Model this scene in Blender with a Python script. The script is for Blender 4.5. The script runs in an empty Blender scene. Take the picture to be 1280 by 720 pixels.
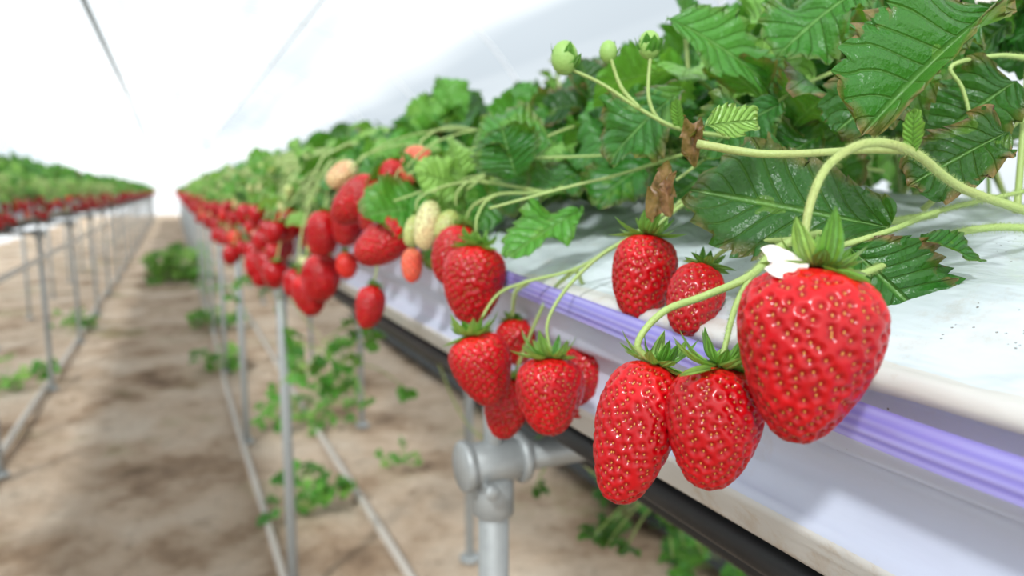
import bpy, math, random
import numpy as np
from mathutils import Vector, noise as mnoise
H=1.05                      # height of the bed datum above the ground (m)
rng=np.random.default_rng(7); random.seed(7)
col=bpy.context.scene.collection
def nrm(v):
    v=np.asarray(v,float); return v/(np.linalg.norm(v)+1e-12)
def mm(x,y,z): return np.array([x/1000,y/1000,z/1000+H])

# ---------------------------------------------------------------- mesh accumulator
class Acc:
    def __init__(s): s.v=[];s.f=[];s.uv=[];s.t=[];s.m=[];s.n=0
    def add(s,v,f,uv=None,t=(0.5,0,0),m=0):
        v=np.asarray(v,float); k=len(v); s.v.append(v); s.f.append(np.asarray(f,int)+s.n)
        s.uv.append(np.zeros((k,2)) if uv is None else uv)
        t=np.asarray(t,float)
        if t.ndim==1: t=np.tile(t,(k,1))
        s.t.append(t); s.m.append(np.full(len(f),m)); s.n+=k
    def build(s,name,mats,parent=None,smooth=True):
        v=np.concatenate(s.v); f=np.concatenate(s.f); uv=np.concatenate(s.uv); t=np.concatenate(s.t); mi=np.concatenate(s.m)
        me=bpy.data.meshes.new(name); me.vertices.add(len(v)); me.vertices.foreach_set("co",v.ravel())
        me.loops.add(len(f)*4); me.polygons.add(len(f))
        me.loops.foreach_set("vertex_index",f.ravel().astype(np.int32))
        me.polygons.foreach_set("loop_start",np.arange(0,len(f)*4,4,dtype=np.int32))
        me.polygons.foreach_set("loop_total",np.full(len(f),4,dtype=np.int32))
        me.polygons.foreach_set("material_index",mi.astype(np.int32))
        me.polygons.foreach_set("use_smooth",np.full(len(f),smooth))
        ul=me.uv_layers.new(name="UVMap"); ul.data.foreach_set("uv",uv[f.ravel()].ravel())
        ca=me.color_attributes.new("tint","FLOAT_COLOR","POINT")
        ca.data.foreach_set("color",np.concatenate([t,np.ones((len(t),1))],1).ravel())
        for m in mats: me.materials.append(m)
        me.update(calc_edges=True); me.validate()
        ob=bpy.data.objects.new(name,me); col.objects.link(ob)
        if parent: ob.parent=parent
        return ob
def gridfaces(nr,nc,wrap=False):
    i=np.arange(nr-1)[:,None]; j=np.arange(nc if wrap else nc-1)[None,:]
    j2=(j+1)%nc
    return np.stack([i*nc+j,i*nc+j2,(i+1)*nc+j2,(i+1)*nc+j],-1).reshape(-1,4)
def catmull(P,n=6):
    P=np.asarray(P,float); Q=np.vstack([2*P[0]-P[1],P,2*P[-1]-P[-2]]); out=[]
    for i in range(1,len(Q)-2):
        for k in range(n):
            t=k/n; a,b,c,d=Q[i-1],Q[i],Q[i+1],Q[i+2]
            out.append(.5*((2*b)+(-a+c)*t+(2*a-5*b+4*c-d)*t*t+(-a+3*b-3*c+d)*t**3))
    out.append(P[-1]); return np.array(out)
def tube(acc,P,r0,r1,ns=8,t=(.5,0,0),m=0,sm=6,cap=True):
    if sm: P=catmull(P,sm)
    P=np.asarray(P,float); n=len(P); T=np.gradient(P,axis=0); T/=np.linalg.norm(T,axis=1)[:,None]+1e-12
    a=np.array([0,0,1.]) if abs(T[0][2])<.9 else np.array([1.,0,0])
    X=nrm(np.cross(T[0],a)); ang=np.linspace(0,2*math.pi,ns,endpoint=False); V=[]
    rr=np.linspace(r0,r1,n)
    for i in range(n):
        X=nrm(X-T[i]*X.dot(T[i])); Y=np.cross(T[i],X)
        V.append(P[i]+rr[i]*(np.cos(ang)[:,None]*X+np.sin(ang)[:,None]*Y))
    if cap:
        V=[np.tile(P[0],(ns,1))+(V[0]-P[0])*.02]+V+[np.tile(P[-1],(ns,1))+(V[-1]-P[-1])*.02]
    V=np.concatenate(V); acc.add(V,gridfaces(len(V)//ns,ns,True),None,t,m)
    return P,rr
def hairs(acc,P,rr,per_m=26000,ln=.0011,m=1):   # fine fuzz on a stem
    seg=np.linalg.norm(np.diff(P,axis=0),axis=1); L=seg.sum(); n=int(L*per_m); r=np.random.default_rng(n)
    cs=np.r_[0,np.cumsum(seg)]; q=r.random(n)*L; i=np.clip(np.searchsorted(cs,q)-1,0,len(P)-2); f=((q-cs[i])/seg[i])[:,None]
    c=P[i]*(1-f)+P[i+1]*f; T=(P[i+1]-P[i])/seg[i][:,None]; d=r.normal(size=(n,3)); d-=T*(d*T).sum(1)[:,None]; d/=np.linalg.norm(d,axis=1)[:,None]
    a=c+d*(rr[i][:,None])*.95; s=np.cross(T,d)*.000035; tip=a+d*ln*r.uniform(.5,1.2,(n,1))+T*r.normal(0,.0003,(n,1))
    V=np.stack([a-s,a+s,tip+s*.3,tip-s*.3],1).reshape(-1,3); acc.add(V,np.arange(n*4).reshape(-1,4),None,(1,0,0),m)
def cyl(acc,a,b,r,ns=16,m=0,t=(.5,0,0)):
    a=np.asarray(a,float); b=np.asarray(b,float); d=nrm(b-a); L=np.linalg.norm(b-a); bev=min(r*.15,L*.2)
    x=nrm(np.cross(d,[0,0,1.] if abs(d[2])<.9 else [1.,0,0])); y=np.cross(d,x)
    ang=np.linspace(0,2*math.pi,ns,endpoint=False); ring=np.cos(ang)[:,None]*x+np.sin(ang)[:,None]*y
    prof=[(0,r*.01),(0,r-bev),(bev,r),(L-bev,r),(L,r-bev),(L,r*.01)]
    V=np.concatenate([a+d*s+ring*q for s,q in prof]); acc.add(V,gridfaces(6,ns,True),None,t,m)

# ---------------------------------------------------------------- materials
def newmat(name):
    m=bpy.data.materials.new(name); m.use_nodes=True; nt=m.node_tree; nt.nodes.clear()
    o=nt.nodes.new("ShaderNodeOutputMaterial"); return m,nt,o
class NT:
    def __init__(s,nt): s.nt=nt
    def n(s,ty,**k):
        a=s.nt.nodes.new(ty)
        for q,v in k.items(): setattr(a,q,v)
        return a
    def l(s,a,b): s.nt.links.new(a,b)
    def math(s,op,a,b=None,c=None):
        x=s.n("ShaderNodeMath",operation=op)
        for i,v in enumerate((a,b,c)):
            if v is None: continue
            if isinstance(v,(int,float)): x.inputs[i].default_value=v
            else: s.l(v,x.inputs[i])
        return x.outputs[0]
    def noise(s,scale,detail=3,vec=None,rough=.55):
        x=s.n("ShaderNodeTexNoise"); x.inputs["Scale"].default_value=scale; x.inputs["Detail"].default_value=detail; x.inputs["Roughness"].default_value=rough
        if vec is not None: s.l(vec,x.inputs["Vector"])
        return x.outputs[0]
    def obj(s): return s.n("ShaderNodeTexCoord").outputs["Object"]
    def ramp(s,fac,stops):
        r=s.n("ShaderNodeValToRGB"); e=r.color_ramp.elements
        while len(e)<len(stops): e.new(.5)
        for i,(p,c) in enumerate(stops):
            e[i].position=p; e[i].color=(*c,1) if len(c)==3 else c
        s.l(fac,r.inputs[0]); return r.outputs[0]
    def mix(s,fac,a,b):
        x=s.n("ShaderNodeMix",data_type='RGBA')
        if isinstance(fac,(int,float)): x.inputs[0].default_value=fac
        else: s.l(fac,x.inputs[0])
        for i,v in ((6,a),(7,b)):
            if isinstance(v,tuple): x.inputs[i].default_value=(*v,1)
            else: s.l(v,x.inputs[i])
        return x.outputs[2]
    def bump(s,h,strength=.3,dist=.001):
        b=s.n("ShaderNodeBump"); b.inputs["Strength"].default_value=strength; b.inputs["Distance"].default_value=dist
        s.l(h,b.inputs["Height"]); return b.outputs[0]
    def bsdf(s,color,rough=.5,normal=None,**k):
        b=s.n("ShaderNodeBsdfPrincipled")
        if isinstance(color,tuple): b.inputs["Base Color"].default_value=(*color,1)
        else: s.l(color,b.inputs["Base Color"])
        b.inputs["Roughness"].default_value=rough
        if normal is not None: s.l(normal,b.inputs["Normal"])
        for q,v in k.items(): b.inputs[q.replace("_"," ")].default_value=v
        return b.outputs[0]
    def attr(s):
        a=s.n("ShaderNodeAttribute",attribute_name="tint"); p=s.n("ShaderNodeSeparateColor"); s.l(a.outputs["Color"],p.inputs[0]); return p.outputs
def mixsh(N,f,a,b):
    x=N.n("ShaderNodeMixShader")
    if isinstance(f,(int,float)): x.inputs[0].default_value=f
    else: N.l(f,x.inputs[0])
    N.l(a,x.inputs[1]); N.l(b,x.inputs[2]); return x.outputs[0]

def mat_leaf():
    m,nt,o=newmat("leaf_green"); N=NT(nt); at=N.attr()
    uv=N.n("ShaderNodeUVMap"); sp=N.n("ShaderNodeSeparateXYZ"); N.l(uv.outputs[0],sp.inputs[0])
    au=N.math("ABSOLUTE",N.math("MULTIPLY_ADD",sp.outputs[0],2,-1.0)); v=sp.outputs[1]
    q=N.math("SUBTRACT",N.math("MULTIPLY",v,8.0),N.math("MULTIPLY",au,2.2))
    tri=N.math("MULTIPLY",N.math("ABSOLUTE",N.math("SUBTRACT",N.math("FRACT",N.math("ADD",q,5.0)),.5)),2.0)
    mr=N.n("ShaderNodeMapRange"); mr.inputs[1].default_value=.84; mr.inputs[2].default_value=1.0; N.l(tri,mr.inputs[0])
    mr2=N.n("ShaderNodeMapRange"); mr2.inputs[1].default_value=.075; mr2.inputs[2].default_value=.02; N.l(au,mr2.inputs[0])
    vein=N.math("MAXIMUM",N.math("MULTIPLY",mr.outputs[0],.6),mr2.outputs[0])
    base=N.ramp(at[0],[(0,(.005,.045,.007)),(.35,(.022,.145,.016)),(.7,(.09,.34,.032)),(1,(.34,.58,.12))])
    n1=N.noise(60,4,N.obj()); base=N.mix(N.math("MULTIPLY",n1,.24),base,(.09,.29,.045))
    base=N.mix(N.math("MULTIPLY",N.math("GREATER_THAN",N.noise(33,3,N.obj()),.62),.25),base,(.25,.42,.05))
    c=N.mix(N.math("MULTIPLY",vein,.42),base,(.26,.50,.13))
    edge=N.n("ShaderNodeMapRange"); edge.inputs[1].default_value=.72; edge.inputs[2].default_value=.95; N.l(au,edge.inputs[0])
    ev=N.n("ShaderNodeMapRange"); ev.inputs[1].default_value=.9; ev.inputs[2].default_value=1.0; N.l(v,ev.inputs[0])
    e=N.math("MAXIMUM",edge.outputs[0],ev.outputs[0])
    br=N.math("MULTIPLY",N.math("MULTIPLY",e,at[1]),N.math("GREATER_THAN",N.noise(90,2,N.obj()),.42))
    dead=N.math("GREATER_THAN",at[1],.95); br=N.math("MAXIMUM",br,dead)
    c=N.mix(br,c,N.ramp(N.noise(240,3,N.obj()),[(.35,(.10,.035,.015)),(.65,(.34,.17,.08))]))
    h=N.math("SUBTRACT",N.math("MULTIPLY",N.math("SUBTRACT",1.0,tri),.5),vein)
    h=N.math("MULTIPLY",h,N.math("SUBTRACT",1.0,dead))
    nb=N.bump(N.math("ADD",h,N.math("MULTIPLY",N.noise(350,3,N.obj()),.7)),.95,.0015)
    b=N.bsdf(c,.30,nb)
    tr=N.n("ShaderNodeBsdfTranslucent"); tc=N.mix(.5,c,(.28,.58,.03)); N.l(tc,tr.inputs[0])
    N.l(mixsh(N,.30,b,tr.outputs[0]),o.inputs[0]); return m
def mat_stem():
    m,nt,o=newmat("stem_green"); N=NT(nt); at=N.attr()
    c=N.ramp(at[0],[(0,(.08,.24,.03)),(.5,(.22,.41,.08)),(1,(.44,.55,.20))]); c=N.mix(N.math("MULTIPLY",at[1],N.noise(60,2,N.obj())),c,(.45,.16,.09))
    N.l(N.bsdf(c,.5,N.bump(N.noise(900,2,N.obj()),.5,.0005),Subsurface_Weight=0.0),o.inputs[0]); return m
def mat_berry():
    m,nt,o=newmat("strawberry_flesh"); N=NT(nt); at=N.attr()
    n=N.noise(55,3,N.obj()); r=N.math("ADD",at[0],N.math("MULTIPLY",N.math("SUBTRACT",n,.52),.30))
    c=N.ramp(r,[(0,(.40,.52,.14)),(.25,(.66,.66,.32)),(.5,(.85,.24,.12)),(.72,(.76,.025,.014)),(.92,(.56,.001,.005)),(1,(.38,.0,.003))])
    c=N.mix(N.math("MULTIPLY",at[1],.85),c,(.17,.0,.001))
    N.l(N.bsdf(c,.42,N.bump(N.noise(420,2,N.obj()),.10,.0004),Coat_Weight=.65,Coat_Roughness=.17,Coat_IOR=1.45,Specular_IOR_Level=.12),o.inputs[0]); return m
def simple(name,c,rough=.5,bs=0,bsc=100,var=0,**k):
    m,nt,o=newmat(name); N=NT(nt); n=N.noise(bsc,3,N.obj())
    cc=N.mix(N.math("MULTIPLY",n,var),c,tuple(x*.5 for x in c)) if var else c
    N.l(N.bsdf(cc,rough,N.bump(n,bs,.002) if bs else None,**k),o.inputs[0]); return m
def mat_plastic(name,c,rough,bs=.4,dirt=.45,dth=.56):
    m,nt,o=newmat(name); N=NT(nt); ob=N.obj()
    n=N.noise(9,4,ob); cc=N.mix(N.math("MULTIPLY",n,.5),c,(c[0]*.6,c[1]*.63,c[2]*.68))
    vo=N.n("ShaderNodeTexVoronoi"); vo.inputs["Scale"].default_value=330; N.l(ob,vo.inputs[0])
    s=N.math("MULTIPLY",N.math("LESS_THAN",vo.outputs[0],.14),N.math("GREATER_THAN",N.noise(22,2,ob),.63))
    cc=N.mix(N.math("MULTIPLY",s,.8),cc,(.10,.07,.05))
    st=N.ramp(N.noise(40,6,ob,.75),[(dth,(0,0,0)),(dth+.16,(1,1,1))]); cc=N.mix(N.math("MULTIPLY",st,dirt),cc,(.36,.24,.12))
    mp=N.n("ShaderNodeMapping"); mp.inputs["Scale"].default_value=(30,11,30); mp.inputs["Rotation"].default_value=(0,0,.5); N.l(ob,mp.inputs[0])
    N.l(N.bsdf(cc,rough,N.bump(N.noise(1.0,4,mp.outputs[0],.5),bs,.006)),o.inputs[0]); return m
def mat_tape():
    m,nt,o=newmat("lavender_tape"); N=NT(nt); uv=N.n("ShaderNodeUVMap"); sp=N.n("ShaderNodeSeparateXYZ"); N.l(uv.outputs[0],sp.inputs[0])
    w=N.math("MULTIPLY_ADD",N.math("SINE",N.math("MULTIPLY",sp.outputs[0],24.0)),.5,.5)
    mp=N.n("ShaderNodeMapping"); mp.inputs["Scale"].default_value=(400,12,400); N.l(N.obj(),mp.inputs[0])
    nn=N.noise(1,3,mp.outputs[0]); c=N.mix(N.math("MULTIPLY",w,nn),(.32,.28,.75),(.60,.57,.96)); b=N.bsdf(c,.22,N.bump(N.math("ADD",w,nn),.2,.0005),Coat_Weight=.6)
    t=N.n("ShaderNodeBsdfTranslucent"); N.l(c,t.inputs[0]); N.l(mixsh(N,.3,b,t.outputs[0]),o.inputs[0]); return m
def mat_ground():
    m,nt,o=newmat("dirt_ground"); N=NT(nt); ob=N.obj()
    c=N.ramp(N.noise(1.9,8,ob,.66),[(.33,(.19,.115,.065)),(.41,(.40,.27,.17)),(.50,(.60,.45,.32)),(.68,(.73,.61,.48))])
    c=N.mix(N.ramp(N.noise(16,6,ob,.75),[(.53,(0,0,0)),(.66,(.5,.5,.5))]),c,(.21,.13,.07))
    g=N.ramp(N.noise(1.1,5,ob,.7),[(.56,(0,0,0)),(.68,(1,1,1))]); c=N.mix(N.math("MULTIPLY",g,.4),c,(.26,.30,.10))
    N.l(N.bsdf(c,.95,N.bump(N.noise(22,8,ob,.7),.9,.04)),o.inputs[0]); return m
def mat_film(flat=False):
    m,nt,o=newmat("greenhouse_film"); N=NT(nt); ob=N.obj()
    mp=N.n("ShaderNodeMapping"); mp.inputs["Scale"].default_value=(1.3,.05,1.3); N.l(ob,mp.inputs[0])
    n=N.noise(.8,3,mp.outputs[0]); c=N.ramp(n,[(.38,(.50,.55,.59)),(.60,(.86,.89,.90))])
    if flat: c=N.mix(.03,(.95,.97,.98),c)
    t=N.n("ShaderNodeBsdfTransparent"); N.l(c,t.inputs[0])
    tl=N.n("ShaderNodeBsdfTranslucent"); N.l(c,tl.inputs[0])
    N.l(mixsh(N,.4,t.outputs[0],tl.outputs[0]),o.inputs[0]); return m
M_LEAF=mat_leaf(); M_STEM=mat_stem(); M_BERRY=mat_berry()
M_SEED=simple("strawberry_seed",(.55,.24,.04),.3)
M_PETAL=simple("white_petal",(.80,.72,.66),.6,.2,200)
M_FILM=mat_plastic("white_mulch_film",(.63,.68,.70),.2,.9,.35); M_LIP=mat_plastic("cream_trough_lip",(.62,.60,.56),.33,.4,.5,.54)
M_FACE=mat_plastic("white_trough_face",(.55,.58,.69),.28,.3,.2,.6); M_BLACK=simple("black_plastic",(.010,.010,.011),.5,.2,60)
M_GALV=simple("galvanised_steel",(.40,.42,.42),.45,.15,90,.5,Metallic=.4); M_TAPE=mat_tape(); M_GROUND=mat_ground(); M_ROOF=mat_film(); M_END=mat_film(True)
M_PIPE=simple("pale_pipe",(.52,.47,.41),.5,.2,30,.4); M_CABLE=simple("grey_cable",(.34,.36,.39),.6)
M_HOOP=simple("pale_hoop_pipe",(.78,.80,.83),.5)
M_SHADE=simple("shade_sheet_black",(.02,.022,.02),.9,.6,60)  # near-black colour standing in for the shade around the bed
PLANT=[M_LEAF,M_STEM,M_BERRY,M_SEED,M_PETAL]

# ---------------------------------------------------------------- leaves
def leaflet(L,W,nr,nc,teeth,fold,droop,wave,seed,quilt=0.):
    r=np.random.default_rng(seed); t=np.linspace(0,1,nr)[:,None]; s=np.linspace(-1,1,nc)[None,:]
    sh=(t+.004)**.62*(1.004-t)**.40; sh=sh/sh.max()
    fr=(t*teeth)%1.0
    amp=.20*np.clip(t*5,0,1)
    edge=np.abs(s)**5
    w=W/2*sh*(1+edge*amp*(fr-.5))
    x=w*s
    y=L*(t-.0*s)+edge*(fr-.3)*L/teeth*.35*(t>.04)+ -.10*L*np.abs(s)**2*sh*(1-t)
    y=y+0*s
    ph=r.uniform(0,6.28,4)
    z=fold*np.abs(x)-droop*L*t**2+wave*W*.12*np.sin(t*9+ph[0]+s*1.2)*np.abs(s)**2+wave*W*.06*np.sin(t*17+ph[1])*s
    q=(t*8-np.abs(s)*2.2)%1.0
    z=z+quilt*W*np.sin(np.pi*q)*np.clip(np.abs(s)*6,0,1)
    uv=np.stack([np.broadcast_to(s*.5+.5,(nr,nc)),np.broadcast_to(t,(nr,nc))],-1).reshape(-1,2)
    return np.stack([x+0*t,y,z+0*x],-1).reshape(-1,3),gridfaces(nr,nc),uv
def frame(d,up):
    Y=nrm(d); Z=np.asarray(up,float); Z=nrm(Z-Y*Z.dot(Y)); return np.stack([np.cross(Y,Z),Y,Z])
def put(acc,lf,pos,R,sc,tint,m=0): acc.add(np.asarray(pos)+(lf[0]*sc)@R,lf[1],lf[2],tint,m)
LOD={}
for name,(nr,nc,te,k) in dict(hi=(46,15,10,9),mid=(19,7,8,6),lo=(9,5,4,4)).items():
    LOD[name]=[leaflet(1,.86,nr,nc,te,rng.uniform(.1,.7),rng.uniform(0,.6),rng.uniform(.6,1.8),i,.016 if name=='hi' else 0) for i in range(k)]
def rotz(R,a):
    X,Y,Z=R; c,s=math.cos(a),math.sin(a); return np.stack([X*c-Y*s,X*s+Y*c,Z])
def trifol(acc,pos,d,up,size,lod,tint,stemroot=None):
    R=frame(d,up)
    for a,sc,off in ((0,1,.12),(1.25,.92,.03),(-1.25,.92,.03)):
        Ra=rotz(R,a); n=Ra[2]+rng.normal(0,.28,3); Ra=frame(Ra[1]+Ra[2]*rng.uniform(-.15,.35),n)
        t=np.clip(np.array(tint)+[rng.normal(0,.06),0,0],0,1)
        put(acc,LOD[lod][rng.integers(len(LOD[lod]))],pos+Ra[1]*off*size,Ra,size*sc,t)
    if stemroot is not None:
        mid=(stemroot+pos)/2+np.array([0,0,.25*np.linalg.norm(pos-stemroot)])*.6
        tube(acc,[stemroot,mid,pos,pos+R[1]*size*.12],.0017,.0011,5 if lod!='lo' else 3,(rng.uniform(.4,.9),.25,0),1,4 if lod!='lo' else 2,False)

def bedx(x,side): return x if side>0 else -x-.41
def canopy(acc,y0,y1,n,lod,size,side,stems=True):
    for i in range(n):
        y=y0+(y1-y0)*rng.random(); x=rng.uniform(.215,.78)
        if rng.random()<.45: x=rng.uniform(.2,.42)
        e=min((x-.19)/.26,1,(.80-x)/.2); e=max(e,0)
        ht=(.160+.03*math.exp(-((y-.45)/.35)**2)) if side>0 else .20
        top=-.015+ht*e**.85+.045*mnoise.noise(Vector((x*3,y*3.2,side*5)))
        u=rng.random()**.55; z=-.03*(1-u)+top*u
        if side>0 and y<.52:
            if x<.27+.10*(y<.30) or z<.03+(.02 if y<.3 else 0): continue
        cr=.38 if x<.47 else .58
        root=np.array([bedx(cr+rng.normal(0,.02),side),y+rng.normal(0,.06),H-.01])
        p=np.array([bedx(x,side),y,H+z])
        d=p-root; d[2]=rng.uniform(-.08,.05); d=nrm(nrm(d)+rng.normal(0,.38,3)*[1,1,.5])
        up=np.array([-side*.45,-.3,.75])+rng.normal(0,.48,3)
        if up[2]<.05: up[2]=.05
        t=np.clip(.25+.44*u*rng.random()+.12*(x<.3)+rng.normal(0,.18),0.02,1)  # lower leaves tinted darker: depth shading put into the leaf colour
        br=rng.uniform(.3,.9) if rng.random()<.25 else (1 if rng.random()<.02 else 0)
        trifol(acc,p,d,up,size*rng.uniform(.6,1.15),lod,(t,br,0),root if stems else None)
fol=Acc(); canopy(fol,.12,1.3,500,'hi',.054,1); canopy(fol,1.3,5.5,1250,'mid',.060,1); canopy(fol,5.5,30,2300,'lo',.075,1,False)
fol.build("strawberry_foliage",PLANT)
fol=Acc(); canopy(fol,.3,2.6,220,'mid',.066,-1); canopy(fol,2.6,8,1150,'mid',.066,-1,False); canopy(fol,8,30,1900,'lo',.085,-1,False)
fol.build("strawberry_foliage",PLANT)

def oneleaf(acc,a,b,width,up,tint,fold=.25,droop=.15,wave=.7,seed=1,teeth=10,nr=70,quilt=.014):
    a=np.asarray(a);b=np.asarray(b); L=np.linalg.norm(b-a)
    lf=leaflet(L,width,nr,21,teeth,fold,droop,wave,seed,quilt); put(acc,lf,a,frame(b-a,up),1,tint)
CAMW=np.array([-.72,-.6,.35])
hl=Acc()
oneleaf(hl,mm(243,185,-14),mm(196,243,1),.050,CAMW+[0,0,.3],(.10,.45,0),.12,.02,.9,3)
oneleaf(hl,mm(212,176,-20),mm(229,152,-47),.037,CAMW,(.22,.93,0),.1,.1,1.2,4)
oneleaf(hl,mm(276,165,21),mm(238,174,4),.028,CAMW+[0,0,.2],(.03,.9,0),.3,.1,1.4,5,7)
oneleaf(hl,mm(271,172,64),mm(210,173,24),.040,(-.2,-.35,.9),(.36,.8,0),1.1,.1,1.,6)
oneleaf(hl,mm(225,160,-16),mm(244,150,-22),.012,(-.3,-.4,.8),(.25,.2,0),.5,.1,.8,7)
oneleaf(hl,mm(215,366,-12),mm(167,363,-33),.034,CAMW+[0,0,.6],(.66,.2,0),.3,.1,1.4,8)
oneleaf(hl,mm(242,324,90),mm(291,285,61),.040,CAMW+[0,0,.6],(.55,.2,0),.3,.25,.8,9)
oneleaf(hl,mm(183,219,24),mm(201,211,27),.014,CAMW,(.98,.3,0),.3,.1,1.,10,6)
oneleaf(hl,mm(235,300,50),mm(200,320,20),.045,CAMW+[0,0,.5],(.36,.6,0),.2,.2,1.2,11)
oneleaf(hl,mm(262,262,40),mm(225,275,22),.040,CAMW+[0,0,.5],(.26,.3,0),.2,.2,1.2,12)
oneleaf(hl,mm(330,215,75),mm(295,240,50),.045,CAMW+[0,0,.5],(.28,.5,0),.2,.2,1.2,13)
oneleaf(hl,mm(300,250,95),mm(262,268,70),.050,CAMW+[0,0,.7],(.46,.3,0),.2,.2,1.2,14)
oneleaf(hl,mm(320,190,45),mm(290,205,22),.040,CAMW+[0,0,.2],(.12,.5,0),.3,.2,1.2,21)
oneleaf(hl,mm(290,210,50),mm(255,222,30),.042,CAMW+[0,0,.3],(.16,.6,0),.3,.2,1.2,22)
oneleaf(hl,mm(200,420,8),mm(190,425,40),.045,CAMW+[0,0,.1],(.30,.2,0),.2,.2,.8,15)
oneleaf(hl,mm(230,430,30),mm(185,445,45),.05,CAMW+[0,0,.7],(.5,.4,0),.2,.2,.8,18)
for (p,q,w_,tn,sd) in (((305,330,18),(245,332,0),.048,.2,41),((290,385,22),(230,378,2),.045,.35,42),((335,300,22),(272,298,4),.048,.15,43),((262,425,18),(208,412,0),.042,.3,44),((285,258,26),(243,276,2),.040,.1,45),((330,360,20),(300,345,-4),.045,.12,46),((250,470,15),(205,470,-5),.045,.4,47)):
    oneleaf(hl,mm(*p),mm(*q),w_,CAMW+[0,0,.8],(tn,.4,0),.3,.2,1.3,sd)
for (p,q,w_,sd) in (((188,230,27),(181,227,17),.009,16),((186,228,24),(190,231,15),.007,31),((190,248,8),(177,243,-2),.010,17),((186,246,4),(181,240,-4),.007,32)):
    oneleaf(hl,mm(*p),mm(*q),w_,CAMW,(.5,1.,0),1.0,.9,2.6,sd,3,40,0)
hl.build("strawberry_leaf_spray",PLANT)

# ---------------------------------------------------------------- stems (fruit trusses)
ST=dict(
S1=[(268,152,-7),(238,156,1),(210,154,12),(189,153,14),(173,152,8),(164,150,-2),(159,147,-14),(161,144,-20)],
S1b=[(166,203,16),(181,185,12),(205,168,13),(210,154,12)],
S2=[(330,160,-20),(289,164,-14),(257,167,-15),(226,169,-24),(206,167,-28)],
S2b=[(206,179,-20),(224,171,-14),(252,171,-7),(300,170,0)],
S3=[(300,255,5),(221,264,-3),(220,286,-9),(203,302,-25),(191,328,-41),(172,347,-49),(160,362,-58),(147,365,-79)],
S3b=[(203,302,-25),(190,307,-34),(175,312,-50),(166,313,-66),(167,310,-82)],
S3c=[(191,328,-41),(185,350,-60),(177,379,-113)],S3d=[(191,328,-41),(205,340,-60),(211,345,-87)],
S3e=[(172,347,-49),(180,380,-60),(188,401,-81)],
S4=[(290,200,-10),(212,199,-18),(173,182,-28),(160,189,-35),(145,192,-40),(136,193,-50),(142,192,-57)],
S4b=[(173,182,-28),(163,178,-38),(155,173,-49),(152,172,-54)],
S4c=[(212,199,-18),(205,225,-22),(202,240,-32)],
S5=[(380,415,25),(295,421,15),(254,417,8),(215,412,-1),(183,415,-3),(168,409,-16),(167,407,-33)],
S5b=[(215,412,-1),(194,467,6),(169,478,2),(163,480,-6)],S5c=[(183,415,-3),(178,440,-10),(175,449,-23)],
S6=[(340,265,10),(285,270,15),(243,269,24),(212,272,28),(196,281,37),(182,290,48),(169,297,55)],
S6b=[(212,272,28),(204,277,32),(200,280,43),(202,282,62)],S6c=[(196,281,37),(189,286,47),(185,289,60)],
S7=[(380,185,50),(325,191,55),(310,198,55),(297,203,51),(301,200,42),(304,196,26)],
S8=[(260,285,5),(224,274,-3),(205,270,-12),(196,273,-21)],
K=[(290,560,20),(230,560,15),(190,565,0),(169,562,-28)],L=[(300,620,30),(230,615,30),(185,612,22),(172,611,5)],
Mm=[(300,660,30),(230,655,30),(190,655,20),(173,655,8)],N=[(260,760,20),(180,765,10),(150,765,-8),(144,765,-21)],
O=[(260,790,10),(190,790,0),(155,791,-30),(145,791,-68)],P=[(240,820,10),(170,820,-10),(135,818,-60),(128,818,-91)],
Q=[(260,600,15),(200,605,5),(165,607,-30),(153,607,-80)],R=[(300,600,40),(230,604,55),(200,604,45),(195,604,34)],
Y=[(260,470,20),(200,472,10),(180,472,0),(178,472,-14)],Z=[(250,500,10),(190,500,5),(162,502,-5),(159,502,-17)],
T=[(300,700,30),(220,705,45),(175,707,35),(164,707,26)],U=[(250,720,20),(190,722,15),(165,725,0),(163,725,-8)],
e1=[(380,330,50),(300,335,30),(230,340,10),(200,352,2),(160,372,-10)],e2=[(360,520,40),(260,515,20),(200,520,8),(150,530,-8)],
e3=[(420,380,30),(330,390,28),(250,400,22),(190,430,20)],e4=[(330,460,60),(260,450,45),(215,455,25),(185,470,0)],
e5=[(330,580,60),(260,570,55),(200,570,40),(170,575,15)],e6=[(350,300,70),(300,290,52),(262,285,30),(225,290,5)],
e7=[(330,640,50),(250,640,42),(190,645,15),(160,650,-15)],e8=[(330,690,60),(250,700,60),(190,690,45),(155,690,22)],e9=[(300,540,50),(240,540,40),(200,545,25),(165,545,12)])
fs=Acc()
for k,l in ST.items():
    thick=.0014 if k in("S1","S1b","S2","S4") else .0010
    g=.78 if k[0] not in "KLMNOPQRTU" else .9
    P,rr=tube(fs,[mm(*p) for p in l],thick*1.1,thick*.75,10,(g,.35 if k in("S1","S1b") else .15,0),1,8)
    if k[0] in "S": hairs(fs,P,rr)
    if k=="S1b" or k=="S6":
        j=3; oneleaf(fs,mm(*l[j]),mm(*l[j])+np.array([-.006,-.004,.012]),.006,CAMW,(.85,.2,0),.5,.1,.6,3,5,16)
fs.build("strawberry_stems",PLANT)

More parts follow.
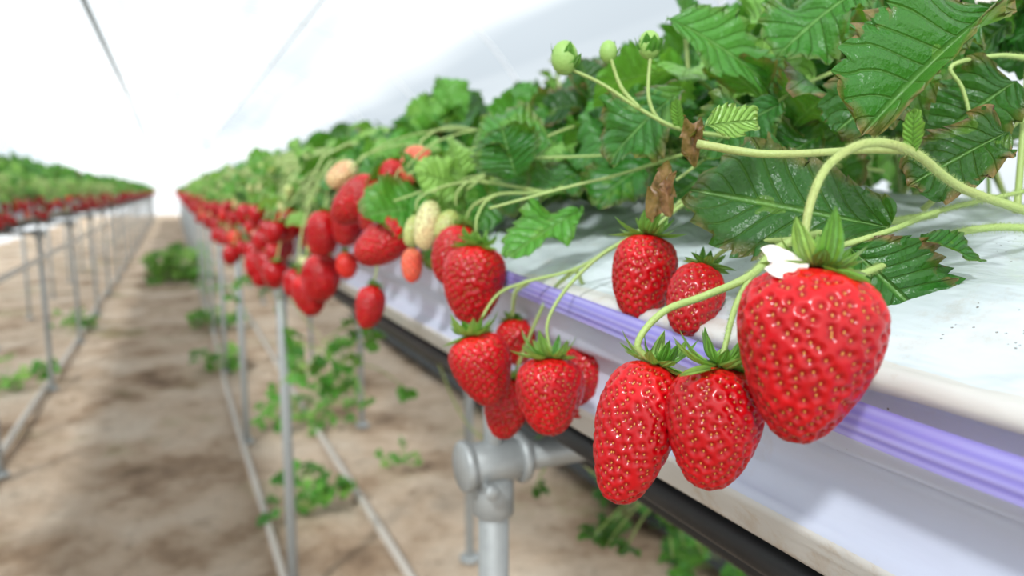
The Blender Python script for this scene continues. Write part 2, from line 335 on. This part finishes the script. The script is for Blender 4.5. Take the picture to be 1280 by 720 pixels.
# ---------------------------------------------------------------- berries
def berry_local(L,R,k,p,bend,lump,seed):
    r=np.random.default_rng(seed); ph=r.uniform(0,6.28,5); aa=np.linspace(0.01,math.pi,200); g=np.sin(aa)**p*(1+k*np.cos(aa)); gm=g.max()
    def base(a,phi):
        rr=R*np.clip(np.sin(a),0,1)**p*(1+k*np.cos(a))/gm
        rr=rr*(1+lump*(.5*np.sin(2*phi+ph[0]+a)+.5*np.sin(3*phi+ph[1]-2*a)))
        z=-L*(1-np.cos(a))/2; tt=-z/L
        x=rr*np.cos(phi)+bend[0]*L*tt*(1-tt)*1.2; y=rr*np.sin(phi)*.94+bend[1]*L*tt*(1-tt)*1.2
        return np.stack([x,y,z],-1)
    return base
def sepals(acc,R3,top,n,ln,wd,r,upr=(-.25,.9),tint=.92,r0=.0):
    for i in range(n):
        phi=2*math.pi*(i+r.uniform(-.25,.25))/n; l=ln*r.uniform(.75,1.2); up=r.uniform(*upr)
        t=np.linspace(0,1,9)[:,None]; s=np.linspace(-1,1,5)[None,:]
        w=wd*.5*np.sin(np.pi*np.clip(t*.86+.14,0,1))**.8+.00005
        rad=r0+l*(t-.25*t**2*max(up,0)); z=up*l*t**2*.8+.0012-.25*l*t*(1-t)
        z=z+np.abs(s)*w*.5; sd=r.normal(0,.18)
        x=rad*np.cos(phi+sd*t)-w*s*np.sin(phi); y=rad*np.sin(phi+sd*t)+w*s*np.cos(phi)
        V=np.stack([x+0*s,y+0*s,z+0*s],-1).reshape(-1,3)
        uv=np.stack([np.broadcast_to(s*.3+.5,(9,5)),np.broadcast_to(t*.1+.01,(9,5))],-1).reshape(-1,2)
        acc.add(top+V@R3,gridfaces(9,5),uv,(np.clip(tint+r.normal(0,.08),0,1),0,0),0)
US=np.array([[math.sin(b)*math.cos(a),math.sin(b)*math.sin(a),math.cos(b)] for b in np.linspace(0.05,math.pi-.05,6) for a in np.linspace(0,2*math.pi,8,endpoint=False)])
UF=gridfaces(6,8,True)
def berry(acc,top,tip,width,k=.25,p=.8,bend=(0,0),lump=.03,seed=0,ripe=1.,pitch=.0031,res=(110,84),calyx=True,shoulder=.1,ss=1.,sl=.5,roll=0.):
    r=np.random.default_rng(seed+100); top=np.asarray(top);tip=np.asarray(tip); L=np.linalg.norm(tip-top); R=width/2
    Z=nrm(top-tip); X=nrm(np.cross([.42,.9,-.1],Z)); Y=np.cross(Z,X)   # X ~ across the aisle view, Y ~ depth
    if roll: c,s=math.cos(roll),math.sin(roll); X,Y=X*c+Y*s,Y*c-X*s
    R3=np.stack([X,Y,Z]); base=berry_local(L,R,k,p,bend,lump,seed)
    na,nr=res; a=np.linspace(.02,math.pi-.02,nr)[:,None]; phi=np.linspace(0,2*math.pi,na,endpoint=False)[None,:]
    P=base(a+0*phi,phi+0*a); e=1e-3
    nor=np.cross(base(a+0*phi,phi+e+0*a)-P,P-base(a+e+0*phi,phi+0*a)); nor/=np.linalg.norm(nor,axis=-1)[...,None]+1e-15
    cen=np.array([bend[0]*L*.3,bend[1]*L*.3,-L*.45])
    sg=np.sign((nor*(P-cen)).sum(-1).mean()); nor*=sg
    P=P.reshape(-1,3); nor=nor.reshape(-1,3)
    af=np.linspace(.25,math.pi-.03,400); pr=base(af,0*af); pr[:,0]-=bend[0]*L*(-pr[:,2]/L)*(1+pr[:,2]/L)*1.2; rad=np.abs(pr[:,0])
    dl=np.r_[0,np.hypot(np.diff(rad),np.diff(pr[:,2]))]; cum=np.cumsum(2*np.pi*rad*dl); n=max(20,int(cum[-1]/(pitch**2*.95)))
    i=np.arange(n); sa=np.interp((i+.5)/n*cum[-1],cum,af); sp=i*2.399963+seed
    sa=sa+r.normal(0,.028,n); sp=sp+r.normal(0,.06,n); sa=np.clip(sa,.1,math.pi-.03)
    S=base(sa,sp); e=1e-3; S1=base(sa,sp+e)-S; S2=base(sa+e,sp)-S; sn=np.cross(S1,-S2); sn/=np.linalg.norm(sn,axis=1)[:,None]+1e-15; sn*=np.sign((sn*(S-cen)).sum(1))[:,None]
    sT=S2/(np.linalg.norm(S2,axis=1)[:,None]+1e-15)
    d2=((P[:,None,:]-S[None])**2).sum(-1).min(1); dd=np.sqrt(d2)/pitch
    dent=np.exp(-(dd/.29)**2)
    P=P-nor*(dent*pitch*.27)[:,None]+nor*(np.clip(dd/.6,0,1)**2*pitch*.08)[:,None]
    tt=-P[:,2]/L; rp=np.clip(ripe-shoulder*np.clip(1-tt/.35,0,1)-.04*np.clip(1-tt/.15,0,1),0,1)
    acc.add(top+P@R3,gridfaces(nr,na,True),None,np.stack([rp,dent,0*rp],-1),2)
    sz=pitch*.13*ss
    for j in range(n):
        B=np.cross(sn[j],sT[j]); V=US[:,0:1]*B*sz*.72+US[:,1:2]*sn[j]*sz*.4+US[:,2:3]*sT[j]*sz*1.2
        acc.add(top+(S[j]-sn[j]*pitch*.235+V)@R3,UF,None,(.5,0,0),3)
    if calyx:
        sepals(acc,R3,top-Z*L*.015,11,R*sl*1.35,R*.38,r); sepals(acc,R3,top,7,R*sl*.95,R*.30,r,(.3,1.3),.82)
        tube(acc,[top-Z*.001,top+Z*.003],.0018,.0012,8,(.8,.1,0),1,0)
BR=[
((161,144,-22),(152,140.5,-69),39.5,dict(k=.37,p=.74,lump=.03,seed=1,pitch=.0036,res=(210,160),ss=1.,sl=.66)),
((144,192,-58),(128,193,-103),27,dict(k=.24,p=.62,bend=(-.04,0),lump=.10,seed=2,pitch=.0030,res=(160,140),sl=.9)),
((152,171,-55),(145,168,-92),29.5,dict(k=.28,p=.74,lump=.03,seed=3,pitch=.0031,res=(160,130),sl=.9)),
((166,310,-83),(164,306,-121),34,dict(k=.30,p=.70,seed=4,pitch=.0037,res=(140,110),sl=.9)),
((147,365,-80),(155,356,-118),34,dict(k=.32,p=.68,seed=5,pitch=.0037,res=(140,110),sl=.8)),
((177,379,-112),(170,378,-147),28,dict(k=.25,seed=6,pitch=.0036)),
((188,401,-80),(191,396,-108),25,dict(k=.2,seed=7,pitch=.0036)),
((211,345,-86),(200,343,-128),29,dict(k=.2,seed=8,pitch=.0036)),
((167,407,-34),(160,403,-81),38,dict(k=.30,p=.72,seed=9,pitch=.0042,res=(130,110),sl=.75)),
((175,449,-24),(163,449,-63),32,dict(k=.1,seed=10,pitch=.0042)),
((197,273,-21),(190,270,-59),29,dict(k=.22,p=.66,seed=11,pitch=.0034,res=(140,110),sl=.9)),
((202,240,-33),(183,229,-57),23,dict(k=.2,seed=12,pitch=.0032,sl=.8)),
((169,562,-30),(130,570,-54),34,dict(k=.2,p=.7,seed=13,pitch=.0045,sl=.4)),
((172,611,4),(151,615,-38),36,dict(k=.2,seed=14,pitch=.0045,sl=.4)),
((173,655,7),(133,669,-27),38,dict(k=.2,seed=15,pitch=.005,sl=.4)),
((144,765,-22),(136,762,-68),37,dict(k=.2,seed=16,pitch=.005,res=(70,50),sl=.4)),
((145,791,-69),(137,787,-120),42,dict(k=.2,seed=17,pitch=.005,res=(70,50),sl=.4)),
((128,818,-92),(135,808,-138),38,dict(k=.2,seed=18,pitch=.005,res=(70,50),sl=.4)),
((153,607,-82),(144,606,-118),26,dict(k=.2,seed=19,pitch=.0042,res=(70,50),sl=.5)),
((195,604,37),(189,603,5),28,dict(k=.0,p=.6,seed=20,pitch=.004,ripe=.62,res=(80,60),calyx=False)),
((185,642,27),(177,642,2),24,dict(k=.0,seed=21,pitch=.004,res=(70,50),sl=.4)),
((164,707,25),(138,716,5),23,dict(k=.0,seed=22,pitch=.004,ripe=.38,res=(70,50),sl=.4)),
((163,725,-8),(153,723,-55),32,dict(k=.1,seed=23,pitch=.005,res=(70,50),sl=.4)),
((160,751,-64),(161,747,-91),23,dict(k=.1,seed=24,pitch=.005,ripe=.8,res=(60,44),sl=.4)),
((164,530,-44),(162,527,-70),16,dict(k=.1,seed=25,pitch=.004,ripe=.65,res=(70,50),sl=.4)),
((163,480,-7),(156,478,-41),18,dict(k=.0,seed=26,pitch=.0026,ripe=.28,res=(90,70),sl=.6)),
((178,472,-15),(164,475,-34),17,dict(k=.0,seed=27,pitch=.0026,ripe=.08,res=(80,60),sl=.7)),
((159,502,-18),(153,502,-40),13,dict(k=.0,seed=28,pitch=.0026,ripe=.08,res=(70,50),sl=.7)),
]
for i,(a,b,w,o) in enumerate(BR):
    ac=Acc(); berry(ac,mm(*a),mm(*b),w/1000,**o); ac.build("strawberry",PLANT)
def bud(p,r_):
    ac=Acc(); p=mm(*p); a=np.linspace(.02,math.pi-.02,12)[:,None]; f=np.linspace(0,2*math.pi,14,endpoint=False)[None,:]
    V=np.stack([r_*.8*np.sin(a)*np.cos(f),r_*.8*np.sin(a)*np.sin(f),r_*1.0*np.cos(a)+0*f],-1).reshape(-1,3)
    ac.add(p+V,gridfaces(12,14,True),None,(.6,0,0),1)
    rr=np.random.default_rng(int(p[0]*1e5)); sepals(ac,np.eye(3),p-[0,0,r_],10,r_*1.25,r_*.95,rr,(.9,1.7),.72)
    ac.build("flower_bud",PLANT)
bud((166,298,60),.0078); bud((185,291,63),.0052); bud((202,283,66),.0066)
def flower(p,sz,nrml,name="strawberry_flower",npet=5):
    ac=Acc(); p=mm(*p); R=frame(np.cross(nrml,[.3,.2,.9]),nrml)
    for i in range(npet):
        Ra=rotz(R,2*math.pi*i/5); lf=leaflet(sz,sz*.95,12,9,1,.1,-.15,.3,i); ac.add(p+lf[0]@Ra,lf[1],lf[2],(.5,0,0),4)
    if npet>1: 
        V=US*sz*.3; ac.add(p+V,UF,None,(.95,0,0),1)
    ac.build(name,PLANT)
flower((419,264,97),.013,nrm([-.6,-.5,.5])); flower((168,620,-12),.012,nrm([-.6,-.6,.5]))
ac=Acc(); lf=leaflet(.0115,.010,14,9,1,.1,-.1,.3,3); R=frame(nrm([-.9,.42,.15]),nrm([-.3,-.6,.6])); ac.add(mm(155,142,-21)+lf[0]@R,lf[1],lf[2],(.5,0,0),4); ac.build("fallen_petal",PLANT)

def lowberry(acc,top,d,L,R,ripe):
    Z=-nrm(d); X=nrm(np.cross([.4,.9,.1],Z)); R3=np.stack([X,np.cross(Z,X),Z]); a=np.linspace(.05,math.pi-.05,9)[:,None]; f=np.linspace(0,2*math.pi,10,endpoint=False)[None,:]
    rr=R*np.sin(a)**.75*(1+.18*np.cos(a)); V=np.stack([rr*np.cos(f),rr*np.sin(f),-L*(1-np.cos(a))/2+0*f],-1).reshape(-1,3)
    acc.add(top+V@R3,gridfaces(9,10,True),None,(ripe,.15,0),2)
def row(y0,y1,dens,side,name,zs=.11,big0=1.05):
    ac=Acc(); y=y0
    while y<y1:
        y+=rng.exponential(1/dens); big=big0 if y<6 else big0*1.2
        x0=rng.uniform(.24,.34); a=np.array([bedx(x0,side),y+rng.normal(0,.03),H+rng.uniform(0,.07)])
        z=-.02-zs*rng.random()**1.2; xb=rng.uniform(.125,.175)
        b=np.array([bedx(xb,side),y,H+z]); c=np.array([bedx(.19,side),y,H+rng.uniform(.005,.05)])
        if y<9: tube(ac,[a,c,(c+b)/2+[-.012*side,0,.012],b],.0018,.0013,5,(rng.uniform(.8,1),.1,0),1,3,False)
        rp=1.0
        q=rng.random()
        if q<.09: rp=rng.uniform(.15,.4); 
        elif q<.2: rp=rng.uniform(.6,.85)
        L=rng.uniform(.030,.048)*big*(1 if rp>.5 else .75); lowberry(ac,b,[rng.normal(-.15*side,.2),rng.normal(0,.2),-1],L,L*.42,rp)
        sp=np.random.default_rng(int(y*1000)); 
        if y<5: sepals(ac,np.eye(3),b,7,.012,.006,sp,(0,.9),.8)
        if y<9:
            for _ in range(rng.integers(3,6)):   # pale young trusses arching over the lip
                oy=rng.normal(0,.05); e=c+[-side*rng.uniform(.01,.06),oy,rng.uniform(-.06,.03)]; tube(ac,[a+[side*.05,oy,.02],c+[0,oy,.015],e],.0019,.0011,5,(rng.uniform(.75,1),.05,0),1,3,False)
                if rng.random()<.25: lowberry(ac,e,[0,0,-1],.014,.006,rng.uniform(0,.25))
                if rng.random()<.4 and y<6: put(ac,LOD['mid'][rng.integers(6)],e,frame(nrm([-side*.6,rng.normal(0,.6),rng.normal(-.1,.3)]),np.array([-side*.5,-.4,.7])+rng.normal(0,.3,3)),rng.uniform(.018,.035),(np.clip(rng.normal(.85,.12),0,1),.1,0))
    ac.build(name,PLANT)
row(.88,3.5,46,1,"strawberry_fruit_row"); row(3.5,8,30,1,"strawberry_fruit_row"); row(8,30,22,1,"strawberry_fruit_row"); row(.5,8,20,-1,"strawberry_fruit_row",.09,.85); row(8,30,18,-1,"strawberry_fruit_row",.09,.85)

# ---------------------------------------------------------------- troughs
def trough(side):
    half=[(.47,-.004,0),(.40,-.010,0),(.34,-.017,0),(.31,-.021,0),(.285,-.027,0),(.265,-.031,0),(.25,-.034,0),(.235,-.038,0),(.22,-.042,0),(.205,-.048,0),(.196,-.0515,0),(.1915,-.0525,1),(.1885,-.054,1),(.1872,-.057,1),(.1885,-.060,1),(.193,-.0615,1),(.1955,-.064,2),
          (.1965,-.070,2),(.197,-.080,2),(.197,-.084,2),(.199,-.0875,2),(.2065,-.0905,2),(.2085,-.096,2),(.2075,-.104,2),(.206,-.112,2),(.2015,-.1165,2),(.1975,-.119,1),(.1985,-.1235,1),(.204,-.130,1),(.207,-.138,1),(.210,-.141,1),
          (.22,-.143,3),(.235,-.155,3),(.27,-.178,3),(.35,-.198,3),(.47,-.2025,3)]
    P=np.array([(x,z) for x,z,_ in half]); mi=[m for *_,m in half]
    full=np.vstack([P[::-1],np.array([(.94-x,z) for x,z in P])[1:-1]]); mf=mi[::-1]+mi[1:-1]; n=len(full)
    ys=np.r_[np.linspace(-.8,0,60),np.linspace(.006,.8,134),np.linspace(.82,2.0,90),np.linspace(2.03,6,110),np.linspace(6.1,30,90)]
    V=np.zeros((len(ys),n,3))
    for i,y in enumerate(ys):
        for j,(x,z) in enumerate(full):
            dz=0;dx=0
            if mf[j]==0:
                k=min(1,abs(min(x,.94-x)-.19)/.02); f=mnoise.noise(Vector((x*26+y*10,y*16-x*8,3+side)))
                dz=k*(.011*mnoise.noise(Vector((x*14,y*9,side)))+.008*(abs(f)**.6-.35)+.002*mnoise.noise(Vector((x*70,y*50,3))))
            elif mf[j]==2: dx=.002*mnoise.noise(Vector((z*30,y*7,side+9)))
            elif z>-.07: dz=.0009*mnoise.noise(Vector((x*40,y*25,1)))
            V[i,j]=(bedx(x+dx,side),y,H+z+dz)
    F=gridfaces(len(ys),n,True); ac=Acc()
    mface=np.array([[max(mf[j],mf[(j+1)%n]) if not(mf[j]==3 or mf[(j+1)%n]==3) else 3 for j in range(n)]]*(len(ys)-1)).ravel()
    ac.add(V.reshape(-1,3),F,None,(.5,0,0),0); ac.m=[mface]
    return ac.build("growing_trough",[M_FILM,M_LIP,M_FACE,M_BLACK])
trough(1); trough(-1)
tp=[(.183,-.8,-.076),(.182,-.2,-.074),(.182,.02,-.0715),(.182,.098,-.0702),(.182,.15,-.0685),(.183,.277,-.0617),(.183,.40,-.055),(.184,.554,-.0475),(.184,.7,-.045),(.184,1.2,-.047),(.184,2.5,-.047),(.184,6,-.047)]
C=catmull([(x,y,z+H) for x,y,z in tp],14); s=np.linspace(-1,1,9)
V=[];UVt=[]
for i,c in enumerate(C):
    for q in s:
        V.append(c+[.0012*(q*q)+.0003*math.cos(q*9),0,q*.0062]); UVt.append((q*.5+.5,i*.02))
ac=Acc(); ac.add(np.array(V),gridfaces(len(C),9),np.array(UVt)); ac.build("plastic_tape",[M_TAPE])
def longpipe(name,x,z,r,mat,y0=-.8,y1=30,wob=0.):
    ac=Acc(); ys=np.linspace(y0,y1,60); tube(ac,[(x+wob*mnoise.noise(Vector((y*.4,x,z))),y,H+z) for y in ys],r,r,12,m=0,sm=0); return ac.build(name,[mat])
for sd in (1,-1):
    longpipe("support_rail",bedx(.236,sd),-.164,.009,M_BLACK); longpipe("support_rail",bedx(.704,sd),-.164,.009,M_BLACK)
longpipe("irrigation_pipe",.33,-.240,.010,M_BLACK,wob=.006)
longpipe("heating_pipe",bedx(.19,-1),-.33,.012,M_PIPE)
longpipe("ground_pipe",.212,-H+.012,.011,M_PIPE,wob=.02); longpipe("ground_pipe",.52,-H+.013,.012,M_PIPE,wob=.02)
longpipe("ground_pipe",-.67,-H+.016,.014,M_PIPE,wob=.03)
longpipe("roof_cable",-.44,1.2,.022,M_CABLE,-1.5,34); longpipe("roof_purlin",.97,1.25,.012,M_HOOP,-1.5,34)
fr=Acc(); zc=-.2165+0
def fbuild(ac):
    for x in (.226,.714):
        cyl(ac,(x,0,0),(x,0,H+zc),.0125); cyl(ac,(x,0,H+zc-.045),(x,0,H+zc-.012),.0165)
        cyl(ac,(x-.026,0,H+zc),(x+.026,0,H+zc),.0175); cyl(ac,(x-.028,0,H+zc),(x-.020,0,H+zc),.0205); cyl(ac,(x+.020,0,H+zc),(x+.028,0,H+zc),.0205)
        cyl(ac,(x-.012,-.026,H+zc-.014),(x-.012,.024,H+zc-.014),.0035,8); cyl(ac,(x-.012,-.029,H+zc-.014),(x-.012,-.022,H+zc-.014),.0065,6)
        cyl(ac,(x,0,H+zc+.010),(x,0,H-.16),.008,10); cyl(ac,(x,0,0),(x,0,.012),.03)
    cyl(ac,(.205,0,H+zc),(.735,0,H+zc),.0120)
fbuild(fr); base=fr.build("bed_support_frame",[M_GALV]); base.location=(-.004,.51,0)
for sd in (1,-1):
    for k in range(23):
        if sd==1 and k==0: continue
        o=bpy.data.objects.new("bed_support_frame",base.data); col.objects.link(o); o.location=(0 if sd==1 else -1.35,.51+1.3*k,0)
# ---------------------------------------------------------------- ground, weeds
nx,ny=90,260; X=np.linspace(-3.2,3.2,nx); Y=np.r_[np.linspace(-2,8,180),np.linspace(8.2,35,80)]
V=np.array([(x,y,.03*mnoise.noise(Vector((x*1.5,y*1.5,0)))+.02*mnoise.noise(Vector((x*7,y*7,2)))-.014) for y in Y for x in X])
ac=Acc(); ac.add(V,gridfaces(ny,nx)); ac.build("ground",[M_GROUND])
V=np.array([(x,y,.03+.01*mnoise.noise(Vector((x*4,y*4,0)))) for y in np.linspace(-.8,6,60) for x in np.linspace(1.28,2.3,14)])
ac=Acc(); ac.add(V,gridfaces(60,14)); ac.build("shade_sheet",[M_SHADE])  # added dark sheet on the ground, painting in shade seen below the trough
def weed(pos,rad,n,size,lod='mid',name="weed_plant",h=.5,tint=.72):
    ac=Acc(); pos=np.array(pos)
    for i in range(n):
        a=rng.uniform(0,6.28); q=rad*rng.random()**.5; p=pos+[math.cos(a)*q,math.sin(a)*q,rad*h*rng.random()+.02]
        trifol(ac,p,[math.cos(a),math.sin(a),rng.uniform(-.3,.3)],np.array([-.3,-.3,.8])+rng.normal(0,.3,3),size*rng.uniform(.6,1.2),lod,(np.clip(tint+rng.normal(0,.14),0,1),0,0),pos+[math.cos(a)*q*.2,math.sin(a)*q*.2,0])
    ac.build(name,PLANT)
weed((.03,9.3,0),.34,130,.08,h=.9,tint=.88); weed((.26,6.0,0),.2,45,.05,h=.5); weed((.2,4.55,0),.16,34,.042,h=.6); weed((.5,3.3,0),.22,34,.038,h=.35)
weed((.34,2.34,0),.13,26,.042,h=.9,tint=.6); weed((.15,13,0),.3,50,.08); weed((.35,7.8,0),.2,20,.05); weed((.62,3.7,0),.2,18,.036,h=.3)
weed((1.4,1.85,0),.2,36,.05,h=.6,tint=.45); weed((1.35,1.45,0),.15,16,.05,h=.5,tint=.45); weed((-.75,6.4,0),.2,22,.05); weed((-.85,4.6,0),.2,22,.05); weed((.75,2.6,0),.1,7,.035)
def runner(p0,p1,n,spread,size,tint=.62):
    ac=Acc(); p0=np.array(p0);p1=np.array(p1); tube(ac,[p0,(p0+p1)/2+[-.03,0,-.03],p1],.0014,.001,6,(.8,.3,0),1,6)
    for i in range(n):
        p=p1+rng.normal(0,spread,3); trifol(ac,p,rng.normal(0,1,3)*[1,1,.3],np.array([-.4,-.4,.7])+rng.normal(0,.3,3),size*rng.uniform(.7,1.1),'mid',(np.clip(rng.normal(tint,.14),0,1),0,0),p1+[0,0,-.01])
    ac.build("runner_plantlet",PLANT)
runner((.2,1.8,H-.05),(.36,1.76,H-.42),16,.055,.036); runner((.2,1.55,H-.05),(.25,1.6,H-.38),8,.04,.032)
runner((.35,.68,H-.2),(.60,.78,H-.42),22,.06,.026,.36); runner((.2,2.6,H-.05),(.25,2.6,H-.3),8,.06,.04); runner((.3,.9,H-.2),(.5,.95,H-.42),5,.03,.025,.5)
# ---------------------------------------------------------------- polytunnel shell
th=np.linspace(0,math.pi,49); ys=np.linspace(-2,35,149); V=[]
def arch(t,k=1.): c,s_=math.cos(t),max(math.sin(t),0); return 3.15*k*abs(c)**.75*np.sign(c),2.95*k*s_**.8
for y in ys:
    for t in th:
        x,z=arch(t); sg=1-.008*math.sin(math.pi*(y+2)/2.5)**2
        V.append((x*sg,y,z*sg))
ac=Acc(); ac.add(np.array(V),gridfaces(149,49)); ac.build("ceiling",[M_ROOF])
for yy,nm in ((35,"wall_back"),(-2,"wall_front")):
    V=[]
    for t in th:
        x,z=arch(t); V+= [(x,yy,0),(x,yy,z)]
    ac=Acc(); ac.add(np.array(V),gridfaces(49,2)); ac.build(nm,[M_END],smooth=False)
ac=Acc()
for y in np.arange(-2,35.1,2.5): tube(ac,[(arch(t,.985)[0],y,arch(t,.985)[1]) for t in th],.010,.010,8,m=0,sm=0)
ac.build("tunnel_hoops",[M_HOOP])
# ---------------------------------------------------------------- light
w=bpy.data.worlds.new("overcast_sky"); bpy.context.scene.world=w; w.use_nodes=True; bg=w.node_tree.nodes["Background"]; bg.inputs[0].default_value=(.97,.99,1,1); bg.inputs[1].default_value=1.42
su=bpy.data.lights.new("sun","SUN"); su.energy=6.2; su.angle=math.radians(5); su.color=(1,.98,.95); so=bpy.data.objects.new("sun",su); col.objects.link(so)
so.rotation_euler=Vector((-.60,-.62,.75)).to_track_quat('Z','Y').to_euler()
# ---------------------------------------------------------------- camera
cam=bpy.data.cameras.new("camera"); co=bpy.data.objects.new("camera",cam); col.objects.link(co)
co.location=(0,0,H); co.rotation_euler=(math.radians(90-7.72),0,math.radians(-25.08))
cam.sensor_width=36; cam.lens=25.3125; cam.clip_start=.01; cam.clip_end=200
cam.dof.use_dof=True; cam.dof.focus_distance=.25; cam.dof.aperture_fstop=8.2
bpy.context.scene.camera=co
bpy.context.scene.view_settings.view_transform='Standard'
